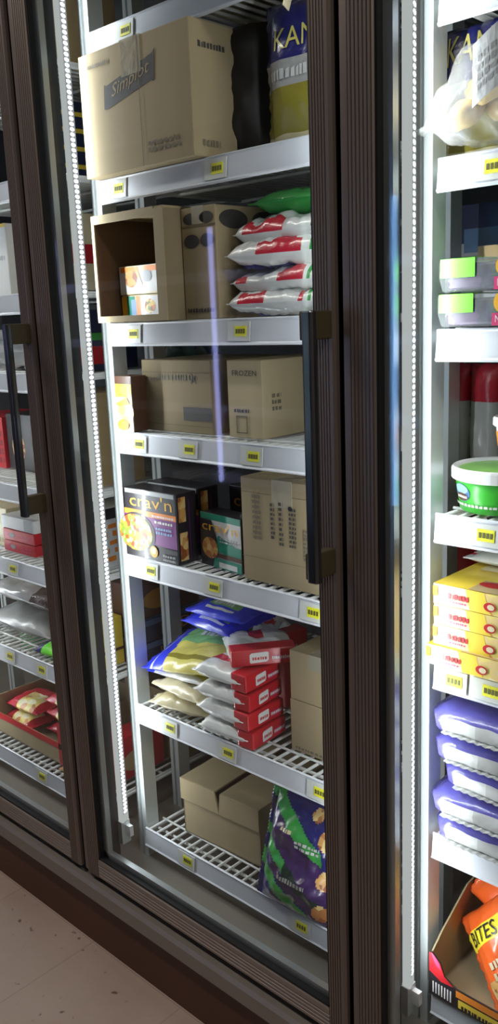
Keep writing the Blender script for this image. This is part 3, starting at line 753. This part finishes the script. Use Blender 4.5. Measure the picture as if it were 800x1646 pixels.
# lowest shelf: carton with folded flaps
t = thing('cardboard_box', 'small brown carton with loose folded top flaps on the lowest shelf', 'box', (-1.264, .305, .27), math.radians(3))
w_, d_, h_ = .228, .25, .134; e = .003
mb = MB()
mb.box(-w_/2, w_/2, -d_/2, d_/2, 0, e, 'kraft'); mb.box(-w_/2, -w_/2 + e, -d_/2, d_/2, e, h_, 'kraft'); mb.box(w_/2 - e, w_/2, -d_/2, d_/2, e, h_, 'kraft'); mb.box(-w_/2, w_/2, d_/2 - e, d_/2, e, h_, 'kraft')
mb.extrude([(-w_/2, 0), (w_/2, 0), (w_/2, h_), (.012, h_), (.002, h_ - .055), (-.016, h_), (-w_/2, h_)], -d_/2, -d_/2 + e, 'kraft', 'y')
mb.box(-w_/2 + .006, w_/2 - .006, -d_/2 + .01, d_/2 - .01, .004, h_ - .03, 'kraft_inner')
mb.build('carton_shell', t)
for s_, xa, xb, gap in ((-1, -w_/2 - .002, -.010, 0), (1, .006, w_/2 + .002, 0)):
    mb = MB(); mb.box(xa, xb, -d_/2 - .002, d_/2, h_, h_ + .003, 'kraft'); mb.box(xa + .0, xb, -d_/2 - .0045, d_/2, h_ + .003, h_ + .0045, 'kraft')
    mb.build('top_flap', t, bevel=.002)
    mb = MB(); dip = .048
    xi = xb if s_ < 0 else xa
    mb.extrude([(xa, h_ + .004), (xb, h_ + .004), (xb + (.012 if s_ < 0 else 0), h_ - dip), (xa - (.006 if s_ > 0 else 0), h_ - dip)], -d_/2 - .006, -d_/2 - .002, 'kraft', 'y')
    mb.build('front_flap', t, bevel=.001)
def vm(u, v, t):
    q = (v + .55 * u)
    for cu, cv, cr in ((.86, .76, .12), (.90, .42, .11), (.86, .12, .09), (.66, .93, .07)):
        if (u - cu) ** 2 + ((v - cv) * 1.2) ** 2 < cr * cr: return 'food_warm'
    if abs(q - 1.02) < .07 and u < .8: return 'bag_green'
    if abs(q - .62) < .05: return 'bag_darkgreen' if u > .4 else 'bag_green'
    if abs(q - .36) < .07: return 'bag_green'
    return 'bag_plum' if .45 < q < .95 and u > .2 else 'bag_navy'
def vt(S): S.scrawl(.5, .62, .78, .70, 'bag_silver', 5, 2, 2); S.scrawl(.3, .72, .46, .77, 'bag_cream', 3, 4); S.scrawl(.35, .3, .7, .36, 'bag_grey', 7, 6)
bag('vegetable_bag', 'dark blue and green vegetable bag leaning on the lowest shelf by the door frame', 'bag', (.185, .225, .075), (-1.000, .190, .372), (math.radians(76), math.radians(4), math.radians(5)), vm, 80, None, vt, wr=.16, px=3.4, nu=70, nv=60)

# ------------------------------------------------------------------ far bay, goods
carton('food_carton', 'white carton with a yellow top edge behind the far door, level with the handle top', 'box', -2.16, -1.912, .19, .40, 1.4935, 1.662, 'card_white', lambda F, mb: (F['front'].rect(0, .95, 1, 1, 'card_yellow'), F['front'].scrawl(.8, .5, .95, .6, 'card_grey', 3, 2)))
carton('food_box', 'red box with small dark pictures beside the far door handle', 'box', -2.30, -2.118, .25, .42, 1.0395, 1.18, 'card_red', lambda F, mb: (F['front'].scrawl(.7, .1, .98, .8, 'dark_red', 3, 2, 4),))
carton('food_box', 'black box with a round golden picture beside the far red box', 'box', -2.114, -1.96, .26, .42, 1.0395, 1.19, 'card_black', lambda F, mb: (F['front'].ell(.35, .4, .2, .26, 'food_warm'),))
bag('frozen_bag', 'crumpled clear and black bag behind the top of the far door handle', 'bag', (.22, .18, .09), (-1.98, .25, 1.314), (0, 0, .2), lambda u, v, t: 'bag_silver' if v < .35 else 'bag_black', 90, wr=.2)
def redbox(F, mb):
    f = F['front']; f.rect(0, .02, 1, .98, 'card_red')
    for q in (.06, .55): f.scrawl(q, .2, q + .36, .78, 'card_pink', 3, 3, 2)
    f.ell(.3, .5, .08, .2, 'card_grey')
for i, (z, l) in enumerate(((.84, 'lower of the two small red boxes on the far shelf'), (.871, 'upper of the two small red boxes on the far shelf, under the white one'))):
    carton('food_box', l, 'box', -2.03, -1.885, .17, .32, z, z + .0295, 'card_red', redbox, group='small red boxes of the far bay')
carton('food_box', 'small white box resting on the two red boxes of the far bay', 'box', -2.035, -1.88, .17, .32, .902, .936, 'card_white', lambda F, mb: (F['front'].rect(.7, .05, .95, .95, 'card_grey'),))
carton('food_box', 'cream box beside the small red boxes of the far bay', 'box', -2.18, -2.042, .19, .34, .84, .945, 'card_cream', lambda F, mb: (F['front'].scrawl(.4, .1, .95, .3, 'card_tan', 4, 2),))
bag('frozen_bag', 'large grey bag lying lowest on the far shelf', 'bag', (.34, .26, .075), (-2.03, .30, .587), (0, 0, 0), lambda u, v, t: 'bag_grey', 95, 'grey bags of the far bay', wr=.14)
bag('frozen_bag', 'grey bag with a dark red end lying on the large grey one', 'bag', (.36, .26, .075), (-2.01, .31, .668), (0, math.radians(2), .05), lambda u, v, t: 'bag_brown' if u > .62 else 'bag_silver' if v > .3 else 'bag_grey', 96, 'grey bags of the far bay', wr=.14)
bag('frozen_bag', 'small navy and lime green bag at the shelf edge behind the far door frame', 'bag', (.08, .10, .035), (-1.845, .185, .587), (0, 0, .2), lambda u, v, t: 'card_lime' if u > .35 and v < .6 else 'bag_navy', 97)
bag('frozen_bag', 'dark green bag far back on the lowest far shelf', 'bag', (.28, .16, .06), (-2.40, .48, .44), (math.radians(80), 0, 0), lambda u, v, t: 'bag_green', 98)
# brown tray of red packs
t = thing('display_tray', 'open brown tray with red edges on the lowest far shelf', 'box', (-2.01, .29, .27))
mb = MB(); w_, d_, h_ = .36, .24, .10
mb.box(-w_/2, w_/2, -d_/2, d_/2, 0, .004, 'kraft_dark'); mb.box(-w_/2, -w_/2 + .004, -d_/2, d_/2, .004, h_, 'kraft'); mb.box(w_/2 - .004, w_/2, -d_/2, d_/2, .004, h_ + .02, 'kraft_dark'); mb.box(-w_/2, w_/2, d_/2 - .004, d_/2, .004, h_ + .05, 'kraft_dark')
mb.box(-w_/2, w_/2, -d_/2, -d_/2 + .004, .004, .06, 'kraft'); mb.build('tray_shell', t)
mb = MB(); mb.box(-w_/2, w_/2, -d_/2 - .002, -d_/2, .045, .062, 'card_red'); mb.box(w_/2 - .03, w_/2 + .001, -d_/2 - .002, -d_/2 + .001, 0, h_ + .02, 'card_red'); mb.build('red_edge', t)
def rp(u, v, t): return 'bag_red' if u < .35 or u > .85 else 'food_yellow' if v < .6 else 'bag_red'
for i, (x, y, z, l) in enumerate(((-2.12, .26, .278, 'lower red and golden pack inside the far brown tray'), (-2.11, .27, .322, 'upper red and golden pack inside the far brown tray'), (-1.95, .30, .278, 'red and golden pack lowest of three at the back of the far tray'), (-1.95, .30, .322, 'red and golden pack midway in the pile at the back of the far tray'), (-1.95, .30, .366, 'red and golden pack on top of the pile at the back of the far tray'))):
    bag('frozen_pack', l, 'pack', (.15, .12, .042), (x, y, z), (0, 0, math.radians((-6, 4, 3, -4, 2)[i])), rp, 100 + i, 'red and golden packs of the far tray', wr=.12, px=4)
bag('frozen_pack', 'red pack lying on the far shelf beside the brown tray', 'pack', (.09, .09, .04), (-1.77, .18, .27), (0, 0, .1), lambda u, v, t: 'bag_red' if v > .3 else 'food_warm', 106, wr=.12, px=4)

# goods at the end of the far bay, seen in the slot between lamp and upright
ends = [(1.9615, 2.12, 'card_tan', 'tan carton end seen beside the lamp at the very top', None),
        (1.7365, 1.89, 'card_navy', 'blue and yellow box end seen in the slot beside the lamp', lambda F, mb: [F['right'].rect(0, q, 1, q + .06, 'card_yellow') for q in (.1, .34, .58, .8)]),
        (1.4935, 1.66, 'card_cream', 'cream and red carton end in the slot beside the lamp, level with the display carton', lambda F, mb: [F['right'].rect(0, .35, .6, .6, 'card_red')]),
        (1.3135, 1.45, 'card_navy', 'dark box with red and green marks in the slot beside the lamp', lambda F, mb: [F['right'].rect(0, .1, .7, .4, 'card_red'), F['right'].rect(.1, .5, .6, .62, 'card_green')]),
        (1.0395, 1.262, 'card_tan', 'tall tan carton end in the slot beside the lamp, level with the yellow food box', None),
        (.8395, .985, 'card_white', 'white box with orange marks in the slot beside the purple meal box', lambda F, mb: [F['right'].scrawl(.05, .1, .9, .8, 'card_orange', 3, 3, 5), F['right'].rect(0, .82, 1, 1, 'card_black')]),
        (.2695, .385, 'card_red', 'red box end in the slot beside the lamp foot', lambda F, mb: [F['right'].ell(.5, .4, .3, .25, 'card_tan')])]
for z0, z1, m_, l, pr in ends:
    carton('food_carton', l, 'box', -1.84 if z0 > .3 else -1.72, -1.655, .185, .36, z0, z1, m_, pr)
carton('food_carton', 'bright yellow box end in the slot beside the lamp, above the shelf edge', 'box', -1.80, -1.657, .185, .255, .5865, .71, 'card_yellow', lambda F, mb: [F['right'].rect(0, .3, 1, .36, 'card_brown')])
carton('cardboard_box', 'dull dark brown carton beyond the carton with folded flaps, lowest shelf', 'box', -1.83, -1.622, .38, .62, .2695, .46, 'kraft_dark', None)

# ------------------------------------------------------------------ near bay, goods
bag('plastic_bag', 'navy bag lettered in yellow standing behind the clear bag of pastries', 'bag', (.20, .19, .05), (-.655, .265, 1.7245), (math.radians(90), 0, 0), kana_mat, 6, 'navy bags with yellow lettering', lambda S: (S.text('KANA', .10, .72, .62, .93, 'bag_yellow'),), seal=.05)
t = thing('pastry_bag', 'clear plastic bag of golden pastries on the upper shelf by the picture edge', 'bag', (-.575, .160, 1.627), math.radians(-4))
mb = MB(); S = pillow(mb, .235, .13, .125, lambda u, v, t_: 'clear_film', 7, wr=.25, px=3.0); mb.build('film_bag', t, (0, 0, .02), rot=(0, math.radians(-22), 0), smooth=True)
mb = MB(); Q = Panel(mb, lambda u, v, e: (-.035 + .10 * u, -.074 - e - .01 * math.sin(u * 3), .045 + .075 * v + .04 * u)); Q.rect(0, 0, 1, 1, 'bag_silver', 8); Q.scrawl(.1, .2, .9, .8, 'bag_grey', 6, 3, 4); mb.build('paper_label', t)
rd = random.Random(4)
for i in range(10):
    mb = MB(); mb.blob((0, 0, 0), (.030, .026, .018), 'pastry', i, .2)
    mb.build('pastry', t, (-.075 + .036 * (i % 5), -.03 + .045 * ((i // 5) % 2), .05 + .016 * (i % 3) + .012 * (i % 5)), (rd.uniform(-.5, .5), rd.uniform(-.5, .5), rd.uniform(0, 3)), smooth=True)
for i, (xa, l) in enumerate(((-.843, 'blue topped grey carton deep behind the upper green labelled tray'), (-.717, 'second blue topped grey carton deep behind the green labelled trays'))):
    carton('food_carton', l, 'box', xa, xa + .122, .45, .60, 1.393, 1.598, 'card_grey', lambda F, mb: (F['front'].rect(0, .68, 1, 1, 'card_navy'), F['front'].rect(.1, .6, .9, .8, 'logo_blue'), F['front'].ell(.5, .45, .2, .1, 'card_tan')), group='blue topped cartons')
carton('food_carton', 'green and brown patterned carton edge just behind the green labelled trays', 'box', -.72, -.50, .30, .42, 1.393, 1.515, 'card_grey', lambda F, mb: (F['front'].rect(0, .6, .3, 1, 'card_tan'), F['front'].rect(.4, .6, .6, 1, 'card_teal')))
for i, (z, dx, l) in enumerate(((1.3925, -.002, 'lower of the two clear trays with bright green labels'), (1.4405, .0, 'upper of the two clear trays with bright green labels'))):
    t = thing('fruit_tray', l, 'tray', (-.597 + dx, .188, z), 0, 'clear trays with green labels')
    w_, d_, h_ = .165, .145, .047
    mb = MB(); mb.extrude([(-w_/2 + .006, .002), (w_/2 - .006, .002), (w_/2, h_ * .45), (w_/2, h_), (-w_/2, h_), (-w_/2, h_ * .45)], -d_/2, d_/2, 'clear_plastic', 'y'); mb.build('clear_shell', t, bevel=.003)
    mb = MB(); mb.box(-w_/2 + .01, w_/2 - .01, -d_/2 + .008, d_/2 - .008, .004, h_ - .006, 'mixed_dark'); mb.build('filling', t, bevel=.004)
    mb = MB(); e = .0015
    mb.box(-w_/2 + .004, -w_/2 + .058, -d_/2 - e, -d_/2 - .0004, h_ * .46, h_ + e, 'card_lime'); mb.box(-w_/2 + .004, -w_/2 + .058, -d_/2 - e, d_/2, h_ + .0004, h_ + e, 'card_lime')
    mb.build('green_label', t)
    mb = MB(); q = Panel(mb, lambda u, v, e: (-w_/2 + w_ * u, -d_/2 - .001 - e, h_ * v))
    q.ell(.66, .72, .12, .36, 'card_gold'); q.ell(.66, .72, .07, .2, 'card_brown'); q.rect(.53, .06, .9, .42, 'card_pink'); q.text('N', .56, .16, .60, .36, 'card_white'); mb.build('round_logo', t)
for i in range(4):
    l = ['upright red topped pack nearest the upright, deep behind the tubs', 'second upright red topped pack deep behind the tubs', 'third upright red topped pack deep behind the tubs', 'fourth upright red topped pack deep behind the tubs'][i]
    x = -.845 + .062 * i
    bag('upright_pack', l, 'pack', (.060, .205, .04), (x + .03, .42, 1.222), (math.radians(90), 0, 0), lambda u, v, t: 'bag_red' if v > .68 else 'bag_silver', 110 + i, 'upright red topped packs', nu=14, wr=.08, px=5, seal=.03)
carton('food_carton', 'dark brown box low behind the green tub', 'box', -.86, -.66, .36, .385, 1.1185, 1.145, 'card_brown')
# tubs
t = thing('food_tub', 'round green tub with a broad white lid on the middle shelf', 'tub', (-.622, .208, 1.1185))
mb = MB(); mb.lathe([(.060, 0), (.062, .002), (.070, .052)], lambda a: 'tub_green', 48)
Q = Panel(mb, lambda u, v, e: ((.0622 + .0078 * v + e + .0004) * math.cos(math.radians(195 + 130 * u)), (.0622 + .0078 * v + e + .0004) * math.sin(math.radians(195 + 130 * u)), .004 + .046 * v))
Q.ell(.33, .58, .13, .30, 'logo_blue'); Q.ell(.33, .70, .11, .16, 'card_sky'); Q.ell(.33, .44, .10, .13, 'card_brown'); Q.scrawl(.25, .40, .42, .54, 'card_white', 6, 1); Q.scrawl(.12, .14, .95, .28, 'card_white', 15, 3); Q.rect(.0, .62, .05, .95, 'tub_orange', 2); Q.scrawl(.06, .44, .14, .58, 'card_white', 3, 6)
mb.build('tub_body', t, smooth=True)
mb = MB(); mb.lathe([(.072, .048), (.0755, .050), (.0755, .064), (.073, .068), (.066, .066), (.064, .063), (.02, .063)], lambda a: 'tub_lid_green' if a >= 5 else 'tub_white', 48); mb.build('tub_lid', t, bevel=.0008)
t = thing('food_tub', 'smaller white tub with an orange and green label standing on the green tub', 'tub', (-.580, .205, 1.1855))
mb = MB(); mb.lathe([(.036, 0), (.038, .002), (.047, .068)], 'tub_white', 40)
Q = Panel(mb, lambda u, v, e: ((.0385 + .0085 * v + e + .0004) * math.cos(math.radians(185 + 140 * u)), (.0385 + .0085 * v + e + .0004) * math.sin(math.radians(185 + 140 * u)), .005 + .06 * v))
Q.rect(.22, .05, 1, .85, 'tub_orange', 8); Q.ell(.62, .35, .3, .4, 'tub_green'); Q.ell(.55, .2, .12, .15, 'card_brown')
mb.build('tub_body', t, smooth=True)
mb = MB(); mb.lathe([(.049, .063), (.051, .065), (.051, .074), (.049, .077), (.045, .076)], 'tub_white', 40); mb.build('tub_lid', t)
# yellow boxes
def yb(F, mb):
    f = F['front']; f.rect(0, 0, 1, 1, 'card_cream'); f.poly([(.32, 0), (.5, 0), (.42, 1), (.28, 1)], 'card_yellow'); f.rect(.44, .0, 1, 1, 'food_yellow'); f.poly([(.38, 0), (.50, 0), (.46, .6), (.44, 1), (.40, 1)], 'card_yellow'); f.scrawl(.13, .38, .31, .82, 'card_red', 5, 2); f.scrawl(.10, .2, .30, .34, 'card_pink', 8, 4); f.rect(.0, .4, .04, .9, 'card_orange'); f.ell(.49, .38, .05, .22, 'card_red'); f.ell(.50, .38, .03, .14, 'card_cream'); f.ell(.7, .45, .08, .3, 'card_cream'); f.ell(.84, .3, .06, .28, 'dark_red')
    q = F['top']; q.rect(0, 0, 1, 1, 'card_yellow'); q.rect(.3, .0, 1, .3, 'card_tan'); q.ell(.42, .2, .12, .07, 'card_red'); q.rect(.12, .55, 1, .72, 'card_cream'); q.rect(.12, .75, 1, .8, 'card_pink'); q.rect(.12, .84, 1, .87, 'card_pink')
lab = ['yellow box lowest in its stack, jutting out over the shelf edge', 'yellow box second from the bottom of its stack', 'yellow box third from the bottom of its stack', 'yellow box on top of its stack, its lid showing']
for i, (z, dx) in enumerate(((.8775, -.008), (.9105, 0), (.9435, .001), (.9765, 0))):
    carton('food_box', lab[i], 'box', -.686 + dx, -.490 + dx, .120 - .006 * (i == 0), .30, z, z + .032, 'card_yellow', yb, group='stack of yellow boxes', bevel=.0012)
bag('frozen_pack', 'flat white pack with pink stripes lying on the yellow boxes', 'pack', (.16, .10, .022), (-.62, .28, 1.010), (0, 0, 0), lambda u, v, t: 'bag_red' if .25 < v < .35 or .6 < v < .7 else 'bag_white', 118, wr=.1, px=4)
carton('food_box', 'dark red and black box in the shade behind the yellow boxes', 'box', -.86, -.72, .40, .50, .8785, 1.06, 'card_black', lambda F, mb: (F['front'].rect(.3, .1, .7, .6, 'card_red'),))
mb = MB(); mb.box(-.018, .018, -.001, .001, -.05, 0, 'card_white')
tag(mb.build('shelf_card', None, (-.665, .20, 1.100), (math.radians(8), math.radians(-24), math.radians(20))), 'white card hanging tilted under the shelf with the green tub', 'card')
# purple bags
def pm(u, v, t):
    if u < .045: return 'bag_purple'
    if t: return 'bag_white' if v < .05 else 'bag_purple'
    return 'bag_white' if v < .55 else 'bag_purple'
lab = ['purple and white bag lowest in its stack, on the bare white shelf edge', 'purple and white bag second from the bottom, pushed furthest out', 'purple and white bag in the middle of its stack, set back from the others', 'purple and white bag second from the top of its stack', 'purple and white bag on top of its stack, under the yellow box shelf']
def frozen_slab(label, x, y, z, rz, tilt, seed, h=.046):
    """soft brick pack: white clear front, purple top"""
    t = thing('frozen_bag', label, 'bag', (x, y, z), rz, 'stack of purple and white bags')
    t.rotation_euler = (0, tilt, rz)
    w_, d_ = .25, .20
    mb = MB(); nu, nv = 26, 16
    prof = [(0, -.46, .0), (0, -.495, .18), (0, -.5, .45), (0, -.49, .62), (0, -.46, .74), (1, -.40, .86), (1, -.2, .97), (1, .2, 1.0), (1, .42, .96), (1, .5, .5), (1, .46, 0)]
    i0 = len(mb.v); N = len(prof)
    for a in range(nu + 1):
        u = a / nu; end = min(u, 1 - u) / .07
        k = 1 if end >= 1 else (.42 + .58 * math.sqrt(max(0, end))) if end > .12 else .25
        for c, (g_, yy, zz) in enumerate(prof):
            n1 = noise.noise(Vector((u * 9 + seed * 3, c * .8, seed)))
            mb.v.append(((u - .5) * w_ - (.012 if u == 0 else 0), yy * d_ * (.6 + .4 * min(1, k * 1.3)) + .0035 * n1, (h * (.5 + (zz - .5) * k)) * (1 + .09 * n1)))
    for a in range(nu):
        for c in range(N):
            c2 = (c + 1) % N
            q = (i0 + a * N + c, i0 + (a + 1) * N + c, i0 + (a + 1) * N + c2, i0 + a * N + c2)
            mb.f.append(q[::-1] if False else q)
            purple = c >= 3 or a < 2
            mb.m.append(mb.mi('bag_purple' if purple else ('bag_silver' if a > 7 or c == 0 else 'bag_white')))
    mb.f.append(tuple(i0 + c for c in range(N))); mb.m.append(mb.mi('bag_purple')); mb.f.append(tuple(i0 + nu * N + c for c in reversed(range(N)))); mb.m.append(mb.mi('bag_purple'))
    mb.build('film_body', t, smooth=True)
    mb = MB(); nf = 30
    for a in range(nf):
        x0 = -w_ / 2 + .02 + (w_ - .04) * a / nf; x1 = -w_ / 2 + .02 + (w_ - .04) * (a + 1) / nf; dz = .0011 * (1 if a % 2 else -1)
        y0 = -.46 * d_; mb.face([(x0, y0 - .012, .002 - dz), (x1, y0 - .012, .002 + dz), (x1, y0 + .01, .003), (x0, y0 + .01, .003)], 'bag_silver'); mb.face([(x0, y0 - .012, .0028 - dz), (x0, y0 + .01, .004), (x1, y0 + .01, .004), (x1, y0 - .012, .0028 + dz)], 'bag_silver')
    mb.build('bottom_seam', t)
    return t
for i, (z, x, y) in enumerate(((.575, -.553, .215), (.623, -.560, .210), (.671, -.540, .218), (.719, -.555, .212), (.767, -.558, .210))):
    frozen_slab(lab[i], x, y, z, math.radians((0, 1, -2, 1, 0)[i]), 0, 130 + i)
# open red and black tray
t = thing('display_tray', 'open display tray printed red, black and yellow on the lowest shelf by the picture edge', 'box', (-.567, .238, .27))
mb = MB(); w_, d_ = .24, .24; X0, Y0 = -w_/2, -d_/2
mb.box(X0, w_/2, Y0, d_/2, 0, .004, 'kraft')
mb.extrude([(Y0, 0), (d_/2, 0), (d_/2, .155), (Y0 + .12, .145), (Y0 + .035, .10), (Y0, .075)], X0, X0 + .003, 'kraft', 'x')
mb.extrude([(Y0, 0), (d_/2, 0), (d_/2, .155), (Y0, .06)], w_/2 - .003, w_/2, 'kraft', 'x')
mb.box(X0, w_/2, d_/2 - .003, d_/2, .004, .155, 'kraft_dark'); mb.build('tray_shell', t)
mb = MB()
prof = [(X0, 0), (X0, .082), (X0 + .006, .084), (X0 + .022, .070), (X0 + .030, .048), (X0 + .055, .036), (w_/2, .036), (w_/2, 0)]
mb.extrude(prof, Y0 - .003, Y0, 'card_black', 'y')
Q = Panel(mb, lambda u, v, e: (X0 + w_ * u, Y0 - .003 - e, .085 * v))
Q.poly([(.005, .55), (.005, .97), (.03, .98), (.09, .82), (.125, .58), (.2, .44), (.1, .42)], 'card_red'); Q.poly([(.02, .97), (.035, .97), (.085, .82), (.10, .68), (.06, .74)], 'card_pink'); Q.rect(.22, .27, 1, .42, 'card_orange'); Q.rect(.24, .05, 1, .24, 'card_yellow')
for k_ in range(7): Q.poly([(.035 + .024 * k_, .10), (.046 + .024 * k_, .10), (.046 + .024 * k_, .36), (.035 + .024 * k_, .36)], 'card_white')
Q.scrawl(.27, .08, .98, .21, 'ink_black', 24, 5)
mb.build('printed_front', t)
def om(u, v, t_): return 'bag_brightyellow' if .62 < v < .84 else ('bag_orange' if v > .3 or u < .15 else 'food_warm')
bag('snack_bag', 'orange snack bag with a yellow band leaning in the open red and black tray', 'bag', (.14, .17, .05), (-.572, .212, .352), (math.radians(58), math.radians(-48), math.radians(8)), om, 140, None, lambda S: (S.text('BITES', .12, .66, .62, .80, 'ink_black'), S.scrawl(.3, .2, .8, .5, 'bag_cream', 6, 3, 3)), wr=.12)
bag('snack_bag', 'red and orange snack bag higher up at the back of the open tray', 'bag', (.15, .16, .05), (-.59, .30, .42), (math.radians(70), math.radians(30), 0), lambda u, v, t: 'bag_red' if v > .5 else ('bag_orange' if u < .6 else 'bag_white'), 141, wr=.12)

# ------------------------------------------------------------------ the freezer across the aisle (seen mirrored in the door glass)
t = thing('opposite_freezer', 'freezer across the aisle, seen only as bluish lamp reflections in the door glass', 'freezer', (-3.0, -2.03, 0))
mb = MB(); mb.box(-2.0, 3.4, -.80, -.76, 0, 2.3, 'back_dark'); mb.box(-2.0, 3.4, -.76, 0, 0, .25, 'steel_dark'); mb.box(-2.0, 3.4, -.76, 0, 2.1, 2.3, 'steel_dark'); mb.build('case_body', t)
for lx, nm, z0, z1 in ((-3.15, 'led_blue', .60, 1.85), (-4.47, 'led_blue', 1.28, 1.90), (-2.085, 'led_azure', .60, 1.87), (-2.56, 'led_green', .78, 1.84)):
    mb = MB(); mb.box(lx + 3.0 - .007, lx + 3.0 + .007, -.04, -.02, z0, z1, nm); mb.build('lamp_tube', t)
for z in (.6, .95, 1.3, 1.62):
    mb = MB(); mb.box(-2.0, 3.4, -.5, -.12, z, z + .012, 'steel_dark'); mb.box(-2.0, 3.4, -.12, -.115, z - .02, z + .03, 'rail_white'); mb.build('shelf_board', t)
